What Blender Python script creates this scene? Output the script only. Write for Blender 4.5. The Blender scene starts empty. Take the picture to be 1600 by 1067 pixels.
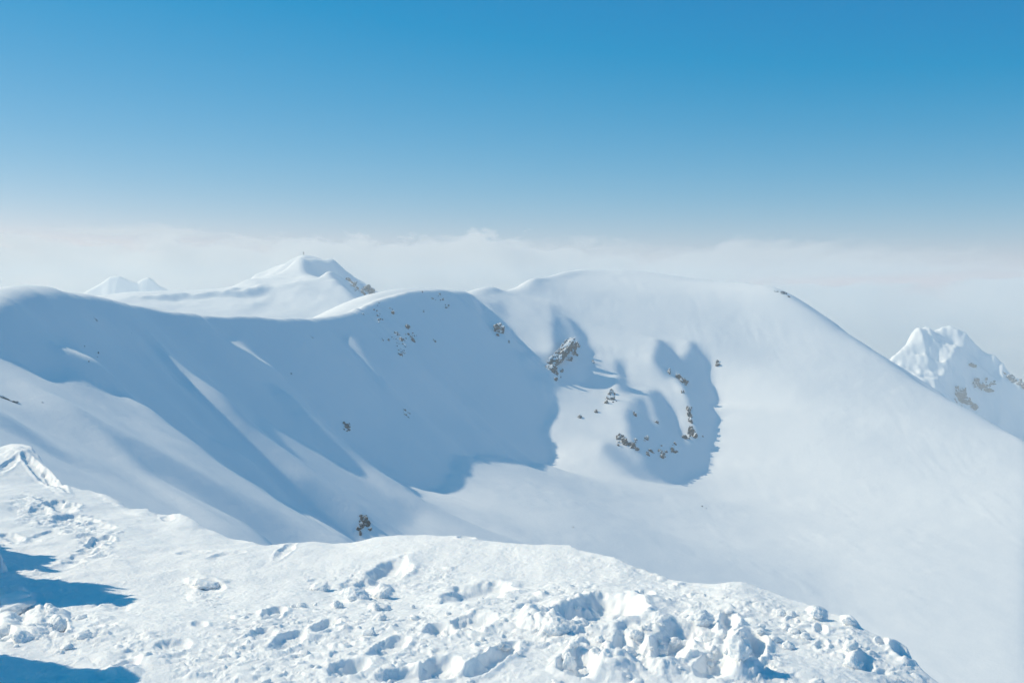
import bpy, bmesh, math, random
import numpy as np

rng = np.random.default_rng(7)
random.seed(7)
SC = bpy.context.scene
COL = SC.collection

# ------------------------------------------------------------------ camera model
F = 1931.0                      # focal length in photo pixels (photo 1600 x 1067)
HOR = 440.0                     # row of the level line in the photo
CX, CY = 800.0, 533.5
PITCH = math.atan((CY - HOR) / F)          # camera looks this much down
cp, sp = math.cos(PITCH), math.sin(PITCH)

def ray(u, v):
    a = (np.asarray(u, float) - CX) / F
    b = (CY - np.asarray(v, float)) / F
    return a, cp + b * sp, -sp + b * cp     # camera looks along +y, tipped down

def P(u, v, Y):
    """world point seen at photo position (u, v), Y metres ahead of the camera"""
    x, y, z = ray(u, v)
    k = Y / y
    return x * k, y * k, z * k

def proj(x, y, z):
    d = y * cp - z * sp
    d = np.maximum(d, 1e-3)
    b = (y * sp + z * cp) / d
    return CX + F * x / d, CY - F * b

# ------------------------------------------------------------------ sun
SUN_AZ, SUN_EL = 69.0, 36.0                 # degrees left of the view direction, above the horizon
azr, elr = math.radians(SUN_AZ), math.radians(SUN_EL)
SX, SY = -math.sin(azr), math.cos(azr)      # horizontal direction to the sun
TE, CE = math.tan(elr), math.cos(elr)

# ------------------------------------------------------------------ numpy noise
def _hash(ix, iy, seed):
    h = (ix.astype(np.int64) * 374761393 + iy.astype(np.int64) * 668265263 + seed * 2147483647) & 0xFFFFFFFF
    h = ((h ^ (h >> 13)) * 1274126177) & 0xFFFFFFFF
    h = ((h ^ (h >> 16)) * 2246822519) & 0xFFFFFFFF
    return ((h ^ (h >> 15)) & 0xFFFFFF) / float(0xFFFFFF)

def perlin(x, y, seed=0):
    ix, iy = np.floor(x), np.floor(y)
    fx, fy = x - ix, y - iy
    ux, uy = fx**3 * (fx * (fx * 6 - 15) + 10), fy**3 * (fy * (fy * 6 - 15) + 10)
    def g(dx, dy):
        a = _hash(ix + dx, iy + dy, seed) * 2 * np.pi
        return np.cos(a) * (fx - dx) + np.sin(a) * (fy - dy)
    a = g(0, 0) * (1 - ux) + g(1, 0) * ux
    b = g(0, 1) * (1 - ux) + g(1, 1) * ux
    return (a * (1 - uy) + b * uy) * 1.5

def fbm(x, y, oct=5, seed=0, gain=0.5):
    s = np.zeros_like(x); a = 1.0; f = 1.0
    for k in range(oct):
        s += a * perlin(x * f + 17.3 * k, y * f - 9.1 * k, seed + k); a *= gain; f *= 2.03
    return s

def lumps(x, y, cell, prob, rmin, rmax, seed, squash=0.7):
    """field of rounded clods: one per jittered cell"""
    gx, gy = np.floor(x / cell), np.floor(y / cell)
    out = np.zeros_like(x)
    for dx in (-1, 0, 1):
        for dy in (-1, 0, 1):
            cx, cy = gx + dx, gy + dy
            on = _hash(cx, cy, seed) < prob
            px = (cx + _hash(cx, cy, seed + 1)) * cell
            py = (cy + _hash(cx, cy, seed + 2)) * cell
            r = (rmin + (rmax - rmin) * _hash(cx, cy, seed + 3) ** 2) * cell
            an = _hash(cx, cy, seed + 4) * np.pi
            ddx, ddy = x - px, y - py
            e = 0.75 + 0.5 * _hash(cx, cy, seed + 5)
            a = (np.cos(an) * ddx + np.sin(an) * ddy) * e
            b = (-np.sin(an) * ddx + np.cos(an) * ddy) / e
            d2 = a * a + b * b
            h = r * squash * np.maximum(1 - d2 / (r * r), 0) ** .8
            out = np.maximum(out, np.where(on, h, 0))
    return out

def sstep(a, b, x):
    t = np.clip((x - a) / (b - a), 0, 1)
    return t * t * (3 - 2 * t)

# ------------------------------------------------------------------ fields on grids
def tps_fit(pts, lam=1e-6):
    p = np.array(pts, float); n = len(p)
    s = np.ptp(p[:, :2], axis=0).max()
    q = p[:, :2] / s
    d2 = ((q[:, None] - q[None]) ** 2).sum(-1)
    K = np.where(d2 > 0, d2 * np.log(d2 + 1e-20), 0) * 0.5
    A = np.zeros((n + 3, n + 3)); A[:n, :n] = K + lam * np.eye(n)
    A[:n, n] = 1; A[:n, n + 1:] = q; A[n, :n] = 1; A[n + 1:, :n] = q.T
    w = np.linalg.solve(A, np.concatenate([p[:, 2], [0, 0, 0]]))
    return q, w, s

def tps_eval(fit, x, y):
    q, w, s = fit; n = len(q)
    X, Y = x / s, y / s
    out = w[n] + w[n + 1] * X + w[n + 2] * Y
    for i in range(n):
        d2 = (X - q[i, 0]) ** 2 + (Y - q[i, 1]) ** 2
        out += w[i] * 0.5 * d2 * np.log(d2 + 1e-20)
    return out

def bilin(A, fx, fy):
    """A[row=y, col=x] at fractional indices"""
    ny, nx = A.shape
    fx = np.clip(fx, 0, nx - 1.001); fy = np.clip(fy, 0, ny - 1.001)
    i, j = fx.astype(int), fy.astype(int); a, b = fx - i, fy - j
    return (A[j, i] * (1 - a) + A[j, i + 1] * a) * (1 - b) + (A[j + 1, i] * (1 - a) + A[j + 1, i + 1] * a) * b

def _cr(A, f, axis):
    n = A.shape[axis]
    i = np.clip(np.floor(f).astype(int), 0, n - 2); t = f - i
    g = lambda k: np.take(A, np.clip(i + k, 0, n - 1), axis=axis)
    t = t[None, :] if axis == 1 else t[:, None]
    p0, p1, p2, p3 = g(-1), g(0), g(1), g(2)
    return p1 + 0.5 * t * (p2 - p0 + t * (2 * p0 - 5 * p1 + 4 * p2 - p3 + t * (3 * (p1 - p2) + p3 - p0)))

def resample(A, ny, nx):
    return _cr(_cr(A, np.linspace(0, A.shape[1] - 1, nx), 1), np.linspace(0, A.shape[0] - 1, ny), 0)

def blur(A, n=1):
    for _ in range(n):
        B = np.pad(A, 1, mode='edge')
        B = 0.25 * B[:-2] + 0.5 * B[1:-1] + 0.25 * B[2:]
        A = 0.25 * B[:, :-2] + 0.5 * B[:, 1:-1] + 0.25 * B[:, 2:]
    return A

def in_poly(u, v, poly):
    p = np.array(poly, float); c = np.zeros(u.shape, bool)
    x0, y0 = p[:, 0].min(), p[:, 1].min(); x1, y1 = p[:, 0].max(), p[:, 1].max()
    m = (u >= x0) & (u <= x1) & (v >= y0) & (v <= y1)
    uu, vv = u[m], v[m]; cc = np.zeros(uu.shape, bool)
    for k in range(len(p)):
        (xa, ya), (xb, yb) = p[k], p[k - 1]
        if ya == yb: continue
        cc ^= ((ya > vv) != (yb > vv)) & (uu < (xb - xa) * (vv - ya) / (yb - ya) + xa)
    c[m] = cc
    return c

def near_line(u, v, pts, w):
    """distance to a polyline measured in its own half-widths (w at start, end)"""
    p = np.array(pts, float); best = np.full(u.shape, 9.0); n = len(p) - 1
    for k in range(n):
        a, b = p[k], p[k + 1]; ab = b - a; L = max((ab ** 2).sum(), 1e-9)
        t = np.clip(((u - a[0]) * ab[0] + (v - a[1]) * ab[1]) / L, 0, 1)
        d = np.hypot(u - a[0] - t * ab[0], v - a[1] - t * ab[1])
        best = np.minimum(best, d / (w[0] + (w[1] - w[0]) * (k + t) / n))
    return best

def visible(h, xs, ys):
    """which grid points the camera sees"""
    x0, dx, y0, dy = xs[0], xs[1] - xs[0], ys[0], ys[1] - ys[0]
    nu, nY = 700, 900
    tmin, tmax = (xs / ys[0]).min(), (xs / ys[0]).max()
    tan = np.linspace(max(tmin, -0.5), min(tmax, 0.5), nu)
    Y = np.linspace(ys[0], ys[-1], nY)
    X = tan[None] * Y[:, None]
    z = bilin(h, (X - x0) / dx, (np.repeat(Y[:, None], nu, 1) - y0) / dy)
    e = z / Y[:, None]
    cm = np.maximum.accumulate(e, 0)
    prev = np.vstack([np.full((1, nu), -9.0), cm[:-1]])
    vis = (e >= prev - 0.0006).astype(float)
    gx, gy = np.meshgrid(xs, ys)
    return bilin(vis, (gx / gy - tan[0]) / (tan[1] - tan[0]), (gy - Y[0]) / (Y[1] - Y[0])) > 0.5

def sun_horizon(h, xs, ys, far=320.0):
    """height of the shade above every grid point (equal to the ground where the sun reaches it)"""
    dx, dy = xs[1] - xs[0], ys[1] - ys[0]
    S = h.copy(); st = max(dx, dy)
    ii, jj = np.meshgrid(np.arange(h.shape[1], dtype=float), np.arange(h.shape[0], dtype=float))
    while st < far:
        fx, fy = ii + SX * st / dx, jj + SY * st / dy
        ok = (fx >= 0) & (fx < h.shape[1] - 1) & (fy >= 0) & (fy < h.shape[0] - 1)
        S = np.where(ok, np.maximum(S, bilin(S, fx, fy) - TE * st), S); st *= 2
    return S

def sculpt(pts, x0, x1, y0, y1, step, targets, crest=(), lam=6.0, mu=0.004, lam_tps=1e-6, lift=0.25, rounds=5, coarse=4):
    """height field through the survey points, then tilted so that the sun strikes each marked
    patch at the marked cosine (below zero: turned away from the sun)"""
    fit = tps_fit(pts, lam_tps)
    levels = []
    s = step
    while s < step * coarse * 1.01: levels.insert(0, s); s *= 2
    h = None
    for li, st in enumerate(levels):
        nx, ny = int(round((x1 - x0) / st)) + 1, int(round((y1 - y0) / st)) + 1
        xs, ys = np.linspace(x0, x1, nx), np.linspace(y0, y1, ny)
        gx, gy = np.meshgrid(xs, ys)
        if li == 0:
            hb = tps_eval(fit, gx, gy); h = hb.copy(); xs0, ys0 = xs, ys; hb0 = hb
        else:
            hb = resample(hb0, ny, nx); h = resample(h, ny, nx)
        dx, dy = xs[1] - xs[0], ys[1] - ys[0]
        anchor = np.full(h.shape, mu)
        for (px, py) in crest:
            r2 = ((gx - px) ** 2 + (gy - py) ** 2) / 7.0 ** 2
            anchor = np.maximum(anchor, 0.6 * np.exp(-r2))
        def Ds(A):
            B = np.zeros_like(A)
            B[1:-1, 1:-1] = (SX * (A[1:-1, 2:] - A[1:-1, :-2]) / (2 * dx) + SY * (A[2:, 1:-1] - A[:-2, 1:-1]) / (2 * dy))
            return B
        def DsT(B):
            A = np.zeros_like(B); C = B[1:-1, 1:-1]
            A[1:-1, 2:] += SX * C / (2 * dx); A[1:-1, :-2] -= SX * C / (2 * dx)
            A[2:, 1:-1] += SY * C / (2 * dy); A[:-2, 1:-1] -= SY * C / (2 * dy)
            return A
        def Lp(A):
            B = np.zeros_like(A)
            B[1:-1, 1:-1] = A[1:-1, 2:] + A[1:-1, :-2] + A[2:, 1:-1] + A[:-2, 1:-1] - 4 * A[1:-1, 1:-1]
            return B / (dx * dx) * 3.0
        for rd in range(rounds if li < len(levels) - 1 else 3):
            u, v = proj(gx, gy, h)
            vis = visible(h, xs, ys)
            gyv, gxv = np.gradient(h, dy, dx)
            norm = np.sqrt(1 + gxv ** 2 + gyv ** 2)
            c = np.full(h.shape, np.nan); w = np.zeros(h.shape)
            jit = 3.0 * fbm(gx / 9.0, gy / 9.0, 3, 5)
            def paint(c, w, ts):
                for t in ts:
                    if t[0] == 'p':
                        m = in_poly(u + jit, v + jit * 0.6, t[2]); c[m] = t[1]; w[m] = t[3] if len(t) > 3 else 1.0
                    elif t[0] == 'l':
                        d = near_line(u + jit, v + jit * 0.6, t[2], t[3]); m = d < 1.0
                        f = np.where(m, sstep(1.0, 0.5, d), 0)
                        c = np.where(m, np.where(np.isnan(c), t[1], c * (1 - f) + t[1] * f), c); w = np.where(m, np.maximum(w, 1.0), w)
                    elif t[0] == 'a':                    # add shade to what is there
                        d = near_line(u + jit, v + jit * 0.6, t[2], t[3]); m = d < 1.0
                        c = np.where(m, c + t[1] * sstep(1.0, 0.1, d), c)
                return c, w
            soft = [t for t in targets if t[0] == 'p' and len(t) > 3 and t[3] < 1]
            c, w = paint(c, w, soft)                     # broad tones run into one another
            kk = max(2, int(round(2 * (11.0 / st) ** 2)))
            w0 = np.where(vis, w, 0); c0 = np.where(np.isnan(c) | ~vis, 0, c)
            wb = blur(w0, kk); c = np.where(wb > 1e-3, blur(w0 * c0, kk) / np.maximum(wb, 1e-3), np.nan); w = np.where(w0 > 0, wb, 0); c = np.where(w > 0, c, np.nan)
            c, w = paint(c, w, [t for t in targets if not (t[0] == 'p' and len(t) > 3 and t[3] < 1)])
            m = vis & ~np.isnan(c)
            w = np.where(m, w, 0.0); c = np.where(m, c, 0.0)
            # soften the seams of the marked patches a little
            k = max(1, int(round(4.0 / st)))
            ws = blur(w, k); cs = np.where(ws > 1e-4, blur(w * c, k) / np.maximum(ws, 1e-4), 0)
            w = np.where(m, ws, 0)
            dark = cs < 0
            Dt = TE - cs * norm / CE
            wd = w * 40.0
            # a patch already steeply turned away stays as it is
            Db = Ds(hb)
            Dt = np.where(dark & (Db > Dt), Db, Dt)
            lb = Lp(hb)
            # sunlit patches must stand clear of the shade thrown on them
            S = sun_horizon(h, xs, ys)
            lack = np.where((cs > 0.03) & (w > 0.05), np.maximum(S - h - 0.05, 0), 0)
            aw = blur(np.where(lack > 0, lift, 0.0), 1); hw = h + np.minimum(lack, 12.0) + 0.4
            def Aop(X): return DsT(wd * Ds(X)) + lam * Lp(Lp(X)) + (anchor + aw) * X
            b = DsT(wd * Dt) + lam * Lp(lb) * 0.8 + anchor * hb + aw * hw
            X = h.copy(); r = b - Aop(X); p_ = r.copy(); rs = (r * r).sum()
            for it in range(150 if li == 0 else 70):
                Ap = Aop(p_); al = rs / max((p_ * Ap).sum(), 1e-30)
                X += al * p_; r -= al * Ap; rn = (r * r).sum()
                if rn < 1e-8 * rs: break
                p_ = r + rn / rs * p_; rs = rn
            h = X
    return h, xs, ys

# ------------------------------------------------------------------ materials
def new_mat(name):
    m = bpy.data.materials.new(name); m.use_nodes = True
    nt = m.node_tree; nt.nodes.clear()
    out = nt.nodes.new('ShaderNodeOutputMaterial')
    return m, nt, out

def N(nt, typ, **kw):
    n = nt.nodes.new(typ)
    for k, v in kw.items():
        if k.startswith('i_'): n.inputs[int(k[2:]) if k[2:].isdigit() else k[2:].replace('_', ' ')].default_value = v
        else: setattr(n, k, v)
    return n

SNOW = (0.90, 0.91, 0.92, 1)

def snow_mat(name, scales, strength, dist, glow=0.0):
    m, nt, out = new_mat(name)
    b = N(nt, 'ShaderNodeBsdfPrincipled'); L = nt.links.new
    b.inputs['Roughness'].default_value = 0.75
    b.inputs['Specular IOR Level'].default_value = 0.2
    if glow:
        b.inputs['Subsurface Weight'].default_value = glow; b.inputs['Subsurface Radius'].default_value = (.8, .9, 1.0); b.inputs['Subsurface Scale'].default_value = .055
    tc = N(nt, 'ShaderNodeNewGeometry')
    n1 = N(nt, 'ShaderNodeTexNoise'); n1.inputs['Scale'].default_value = scales[0]; n1.inputs['Detail'].default_value = 6; n1.inputs['Roughness'].default_value = 0.65
    n2 = N(nt, 'ShaderNodeTexNoise'); n2.inputs['Scale'].default_value = scales[1]; n2.inputs['Detail'].default_value = 4
    L(tc.outputs['Position'], n1.inputs['Vector']); L(tc.outputs['Position'], n2.inputs['Vector'])
    ad = N(nt, 'ShaderNodeMath', operation='ADD'); L(n1.outputs['Fac'], ad.inputs[0]); L(n2.outputs['Fac'], ad.inputs[1])
    bp = N(nt, 'ShaderNodeBump'); bp.inputs['Strength'].default_value = strength; bp.inputs['Distance'].default_value = dist
    L(ad.outputs[0], bp.inputs['Height']); L(bp.outputs['Normal'], b.inputs['Normal'])
    mx = N(nt, 'ShaderNodeMixRGB'); mx.inputs['Color1'].default_value = (SNOW[0] * .975, SNOW[1] * .98, SNOW[2] * .985, 1); mx.inputs['Color2'].default_value = SNOW
    L(n2.outputs['Fac'], mx.inputs['Fac']); L(mx.outputs[0], b.inputs['Base Color'])
    L(b.outputs[0], out.inputs['Surface'])
    return m

# ------------------------------------------------------------------ mesh helpers
def grid_mesh(name, X, Y, Z, mat, keep=None):
    ny, nx = X.shape
    me = bpy.data.meshes.new(name)
    co = np.stack([X, Y, Z], -1).reshape(-1, 3).astype(np.float32)
    idx = np.arange(ny * nx).reshape(ny, nx)
    q = np.stack([idx[:-1, :-1], idx[:-1, 1:], idx[1:, 1:], idx[1:, :-1]], -1).reshape(-1, 4)
    if keep is not None:
        k = (keep[:-1, :-1] & keep[:-1, 1:] & keep[1:, 1:] & keep[1:, :-1]).reshape(-1)
        q = q[k]
        used = np.unique(q); remap = np.full(ny * nx, -1); remap[used] = np.arange(len(used))
        co = co[used]; q = remap[q]
    me.vertices.add(len(co)); me.vertices.foreach_set('co', co.ravel())
    n = len(q)
    me.loops.add(n * 4); me.loops.foreach_set('vertex_index', q.astype(np.int32).ravel())
    me.polygons.add(n); me.polygons.foreach_set('loop_start', np.arange(0, n * 4, 4, dtype=np.int32))
    me.polygons.foreach_set('loop_total', np.full(n, 4, np.int32))
    me.polygons.foreach_set('use_smooth', np.ones(n, bool))
    me.update(calc_edges=True); me.validate()
    me.materials.append(mat)
    o = bpy.data.objects.new(name, me); COL.objects.link(o)
    return o

def pts_of(lst):
    return [P(*t) for t in lst]
# ================================================================== the mountain across the bowl
left_crest = [(-160, 560, 330), (-60, 512, 350), (0, 480, 375), (20, 469, 392), (55, 459, 420), (100, 458, 455), (150, 463, 500), (180, 470, 530),
              (240, 481, 585), (310, 495, 645), (370, 495, 700), (440, 498, 765), (500, 498, 815), (540, 491, 850),
              (590, 466, 890), (640, 453, 925), (690, 452, 950), (735, 459, 968)]
dome_crest = [(780, 450, 1030), (830, 436, 1080), (880, 425, 1120), (940, 421, 1150), (1000, 424, 1165), (1060, 432, 1170), (1120, 441, 1165),
              (1190, 446, 1155), (1222, 454, 1150), (1250, 468, 1140), (1300, 501, 1120), (1350, 538, 1100), (1400, 571, 1085), (1440, 600, 1070),
              (1480, 624, 1060), (1530, 650, 1045), (1600, 690, 1020), (1700, 745, 985)]
def near(lst):
    # the right-hand flank swings round towards the camera, so it faces the sun
    return [(u, v, Y * (1 - .15 * min(max((u - 900) / 700.0, 0), 1))) for u, v, Y in lst]
dome_crest = near(dome_crest)
pts = pts_of(left_crest + dome_crest)
crest_xy = []
for a, b in zip(pts[:-1], pts[1:]):
    for k in range(5): crest_xy.append((a[0] + (b[0] - a[0]) * k / 5, a[1] + (b[1] - a[1]) * k / 5))
# behind the skyline the ground falls away
for (u, v, Y) in left_crest:
    x, y, z = P(u, v, Y)
    pts.append((x - 40, y + 22, z - 10)); pts.append((x - 110, y + 70, z - 60))
for (u, v, Y) in dome_crest[::2]:
    x, y, z = P(u, v, Y)
    k = 1.0 if u < 1150 else 1.5
    pts.append((x + 4, y + 60, z - 12 * k)); pts.append((x + 10, y + 170, z - 75 * k))
# the shaded wall and its foot
pts += pts_of([(690, 600, 815), (690, 765, 655), (640, 600, 770), (640, 765, 620), (740, 620, 835), (745, 708, 755), (790, 720, 765), (855, 722, 775),
               (560, 600, 715), (560, 700, 620), (575, 800, 480), (480, 560, 690), (480, 650, 590), (480, 730, 510), (545, 850, 400), (400, 560, 610), (400, 660, 500), (400, 760, 400), (420, 850, 330),
               (300, 560, 535), (300, 640, 450), (300, 720, 365), (300, 800, 290), (180, 540, 455), (180, 620, 365), (180, 740, 245), (80, 520, 400), (80, 590, 315), (60, 700, 205),
               (0, 540, 330), (0, 640, 235), (-120, 640, 215), (100, 820, 200), (300, 900, 230), (500, 950, 290), (700, 1000, 340), (-200, 760, 150),
               (820, 560, 940), (855, 640, 850), (790, 500, 975)])
# the dome's face
pts += pts_of(near([(890, 446, 1085), (950, 447, 1105), (1010, 447, 1115), (1090, 456, 1122), (1180, 466, 1110), (850, 480, 1050), (850, 560, 985), (950, 480, 1070), (950, 540, 1010), (950, 640, 930), (960, 700, 850), (1000, 750, 805), (1040, 480, 1080), (1040, 560, 1005),
               (1040, 640, 940), (1060, 720, 850), (1060, 760, 810), (1140, 500, 1080), (1140, 600, 1000), (1140, 700, 920), (1140, 780, 850), (1250, 520, 1085), (1250, 620, 1000),
               (1250, 720, 915), (1250, 800, 840), (1380, 620, 1020), (1380, 720, 925), (1380, 820, 820), (1500, 720, 950), (1500, 820, 840), (1600, 800, 880), (1600, 900, 760),
               (1700, 900, 790)]))
# the bowl's floor, running down to the right
pts += pts_of(near([(640, 840, 480), (720, 800, 560), (720, 850, 490), (800, 780, 610), (800, 860, 510), (900, 780, 660), (900, 870, 540), (1000, 830, 680), (1000, 930, 550), (1120, 860, 680),
               (1120, 960, 560), (1270, 850, 740), (1270, 950, 610), (1400, 930, 660), (1400, 1060, 540), (1540, 1000, 620), (1600, 1090, 550), (1750, 1060, 610), (800, 950, 430), (1000, 1090, 440), (1300, 1160, 450)]))

G = 0.44
targets = [
 # broad tone of the sunlit snow
 ('p', .60, [(0, 540), (600, 840), (760, 700), (860, 640), (740, 460), (940, 420), (1200, 445), (1600, 690), (1600, 1067), (560, 860), (0, 860)], .12),
 ('p', .38, [(830, 470), (960, 458), (1130, 480), (1200, 560), (1110, 560), (1090, 500), (1020, 530), (1000, 620), (960, 560), (930, 520), (900, 500), (880, 480)], .6),
 ('p', .50, [(1190, 455), (1240, 470), (1440, 605), (1600, 700), (1600, 740), (1440, 650), (1280, 580), (1180, 520)], .35),
 ('p', .43, [(600, 800), (720, 770), (860, 735), (960, 760), (1060, 790), (1180, 820), (1300, 870), (1300, 1000), (900, 900), (600, 870)], .12),
 # left: grazing slopes below the shadow
 ('p', .26, [(-60, 545), (0, 553), (40, 574), (82, 588), (84, 570), (104, 577), (150, 606), (192, 614), (232, 642), (330, 706), (420, 766), (500, 812), (548, 850), (400, 870), (-60, 870)], 1),
 ('l', .11, [(195, 685), (250, 720), (330, 770), (400, 815), (450, 850)], (10, 38)),
 ('l', .05, [(120, 640), (160, 665), (200, 700), (235, 730)], (6, 9)),
 ('l', .08, [(0, 655), (60, 690), (110, 720)], (12, 6)),
 ('l', .42, [(130, 660), (190, 712), (260, 770), (330, 820)], (6, 16)),
 ('l', .4, [(205, 655), (232, 672), (262, 688)], (4, 4)),
 ('l', .4, [(20, 600), (70, 630), (120, 650)], (10, 5)),
 # the shaded wall
 ('p', -.05, [(-60, 512), (0, 484), (20, 472), (55, 463), (100, 462), (150, 467), (240, 485), (310, 499), (370, 499), (440, 502), (520, 502), (552, 493), (575, 478), (600, 468), (640, 457), (690, 455), (733, 462),
             (748, 488), (775, 525), (800, 546), (822, 588), (836, 606), (856, 607), (858, 640), (838, 672), (848, 690), (857, 706), (850, 722), (800, 717), (745, 708), (706, 712), (707, 735), (690, 758), (665, 768), (642, 766),
             (600, 740), (552, 700), (520, 672), (488, 648), (455, 622), (425, 605), (440, 640), (480, 680), (530, 730), (560, 775), (562, 812), (552, 845), (505, 812), (420, 766), (330, 706), (232, 642), (192, 614), (150, 606), (104, 577), (84, 570), (82, 588), (40, 574), (0, 553), (-60, 545)], 1.4),
 # lit ribs in the shade
 ('l', .3, [(88, 548), (108, 538), (120, 550), (145, 560)], (12, 7)),
 ('l', .18, [(98, 570), (122, 584), (138, 596)], (6, 4)),
 ('l', .30, [(246, 544), (275, 572), (310, 604), (360, 648), (430, 704), (500, 752), (552, 798)], (9, 14)),
 ('l', .36, [(290, 600), (330, 628), (400, 684), (470, 738)], (7, 12)),
 ('p', .13, [(400, 645), (470, 690), (540, 735), (600, 770), (660, 800), (600, 835), (562, 805), (500, 750), (440, 705), (400, 675)], 1),
 ('p', .40, [(560, 718), (600, 742), (640, 768), (665, 770), (692, 762), (710, 738), (708, 714), (750, 712), (800, 722), (850, 726), (880, 760), (860, 850), (590, 845), (600, 800), (570, 770)], .3),
 ('l', .22, [(425, 610), (460, 640), (500, 672), (560, 716), (620, 760)], (8, 15)),
 ('l', .26, [(362, 536), (388, 548), (418, 568)], (7, 4)),
 ('l', .16, [(544, 532), (560, 552), (577, 576), (600, 606)], (10, 5)),
 # dome
 ('p', .40, [(930, 500), (1000, 510), (1015, 540), (1010, 570), (985, 600), (978, 570), (960, 555), (935, 548), (918, 520)], .8),
 ('p', .44, [(915, 600), (928, 560), (948, 570), (948, 600), (930, 640), (890, 650), (870, 610)], .8),
 ('p', .44, [(744, 466), (800, 455), (860, 470), (858, 540), (828, 548), (808, 525), (790, 506), (776, 512), (757, 484)], 1),
 ('p', .28, [(765, 474), (788, 471), (796, 492), (784, 506), (770, 500)], 1),
 ('l', .48, [(806, 480), (838, 505), (850, 540)], (18, 10)),
 ('p', -.03, [(784, 508), (797, 516), (808, 532), (822, 546), (814, 550), (798, 542), (788, 528)], 1.4),
 ('p', -.02, [(819, 575), (828, 560), (838, 568), (832, 590), (838, 608), (828, 600)], 1),
 ('l', .38, [(826, 590), (838, 606), (852, 618)], (4, 3)),
 ('p', -.015, [(888, 498), (896, 503), (913, 521), (916, 540), (926, 549), (920, 556), (917, 570), (912, 597), (866, 599), (884, 570), (904, 556), (908, 530)], 1.5),
 ('p', -.03, [(965, 562), (974, 574), (976, 600), (982, 613), (968, 610)], 1.4),
 ('l', .55, [(952, 640), (958, 610), (962, 585)], (10, 4)),
 ('p', .44, [(925, 560), (945, 575), (950, 610), (975, 615), (985, 660), (980, 690), (950, 680), (900, 640), (880, 605), (918, 600)], .6),
 ('p', -.02, [(979, 648), (990, 628), (1003, 618), (1030, 612), (1050, 640), (1068, 690), (1050, 710), (1000, 712), (985, 690)], 1),
 ('p', -.04, [(1026, 545), (1034, 532), (1048, 545), (1062, 562), (1075, 560), (1085, 536), (1099, 555), (1106, 566), (1101, 580), (1112, 610), (1120, 628), (1108, 636), (1122, 653), (1115, 660), (1115, 682), (1108, 700), (1105, 725),
             (1092, 737), (1072, 741), (1060, 750), (1045, 752), (1020, 741), (1000, 724), (1030, 712), (1078, 694), (1088, 682), (1080, 640), (1070, 605), (1058, 590), (1040, 588), (1020, 566)], 1.5),
 ('l', .36, [(1010, 580), (1040, 600), (1062, 628), (1072, 655), (1078, 676)], (9, 7)),
 ('l', .34, [(1004, 612), (1016, 632), (1022, 660)], (6, 4)),
 ('l', .22, [(992, 620), (992, 646)], (4, 3)),
 ('l', .30, [(1048, 574), (1058, 588)], (3, 3)),
 ('p', .12, [(960, 694), (1000, 724), (1020, 741), (1040, 754), (1000, 748), (960, 720), (940, 700)], 1),
 ('p', .58, [(1120, 600), (1200, 600), (1300, 700), (1300, 800), (1120, 780), (1108, 720), (1122, 660)], .6),
]
hM, xsM, ysM = sculpt(pts, -470, 620, 150, 1420, 2.0, targets, crest_xy, lam=2.0, lift=0.3)
gx, gy = np.meshgrid(xsM, ysM)
def surf_detail(gx, gy, h):
    # wind-worked small relief of the snow
    wall = sstep(30, -50, gx)
    n = fbm(gx / 26.0, gy / 26.0, 4, 41) * 0.22
    n += wall * .28 * fbm((.53 * gx + .85 * gy) / 9.0, (.85 * gx - .53 * gy) / 90.0, 4, 42)
    n += (1 - wall) * .14 * sstep(-.1, .5, fbm(gx / 45.0, gy / 45.0, 3, 44)) * fbm((.99 * gx + .05 * gy) / 7.0, (.05 * gx - .99 * gy) / 34.0, 4, 43)
    return h + n
MAT_FAR = snow_mat('snow_far', (0.5, 0.1), 0.22, 0.6)
ny2, nx2 = int(1270 / 1.5), int(1090 / 1.5)
X2, Y2 = np.meshgrid(np.linspace(xsM[0], xsM[-1], nx2), np.linspace(ysM[0], ysM[-1], ny2))
Z2 = surf_detail(X2, Y2, resample(hM, ny2, nx2))
mountain = grid_mesh('mountain', X2, Y2, Z2, MAT_FAR); mountain['kind'] = 'structure'
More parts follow.
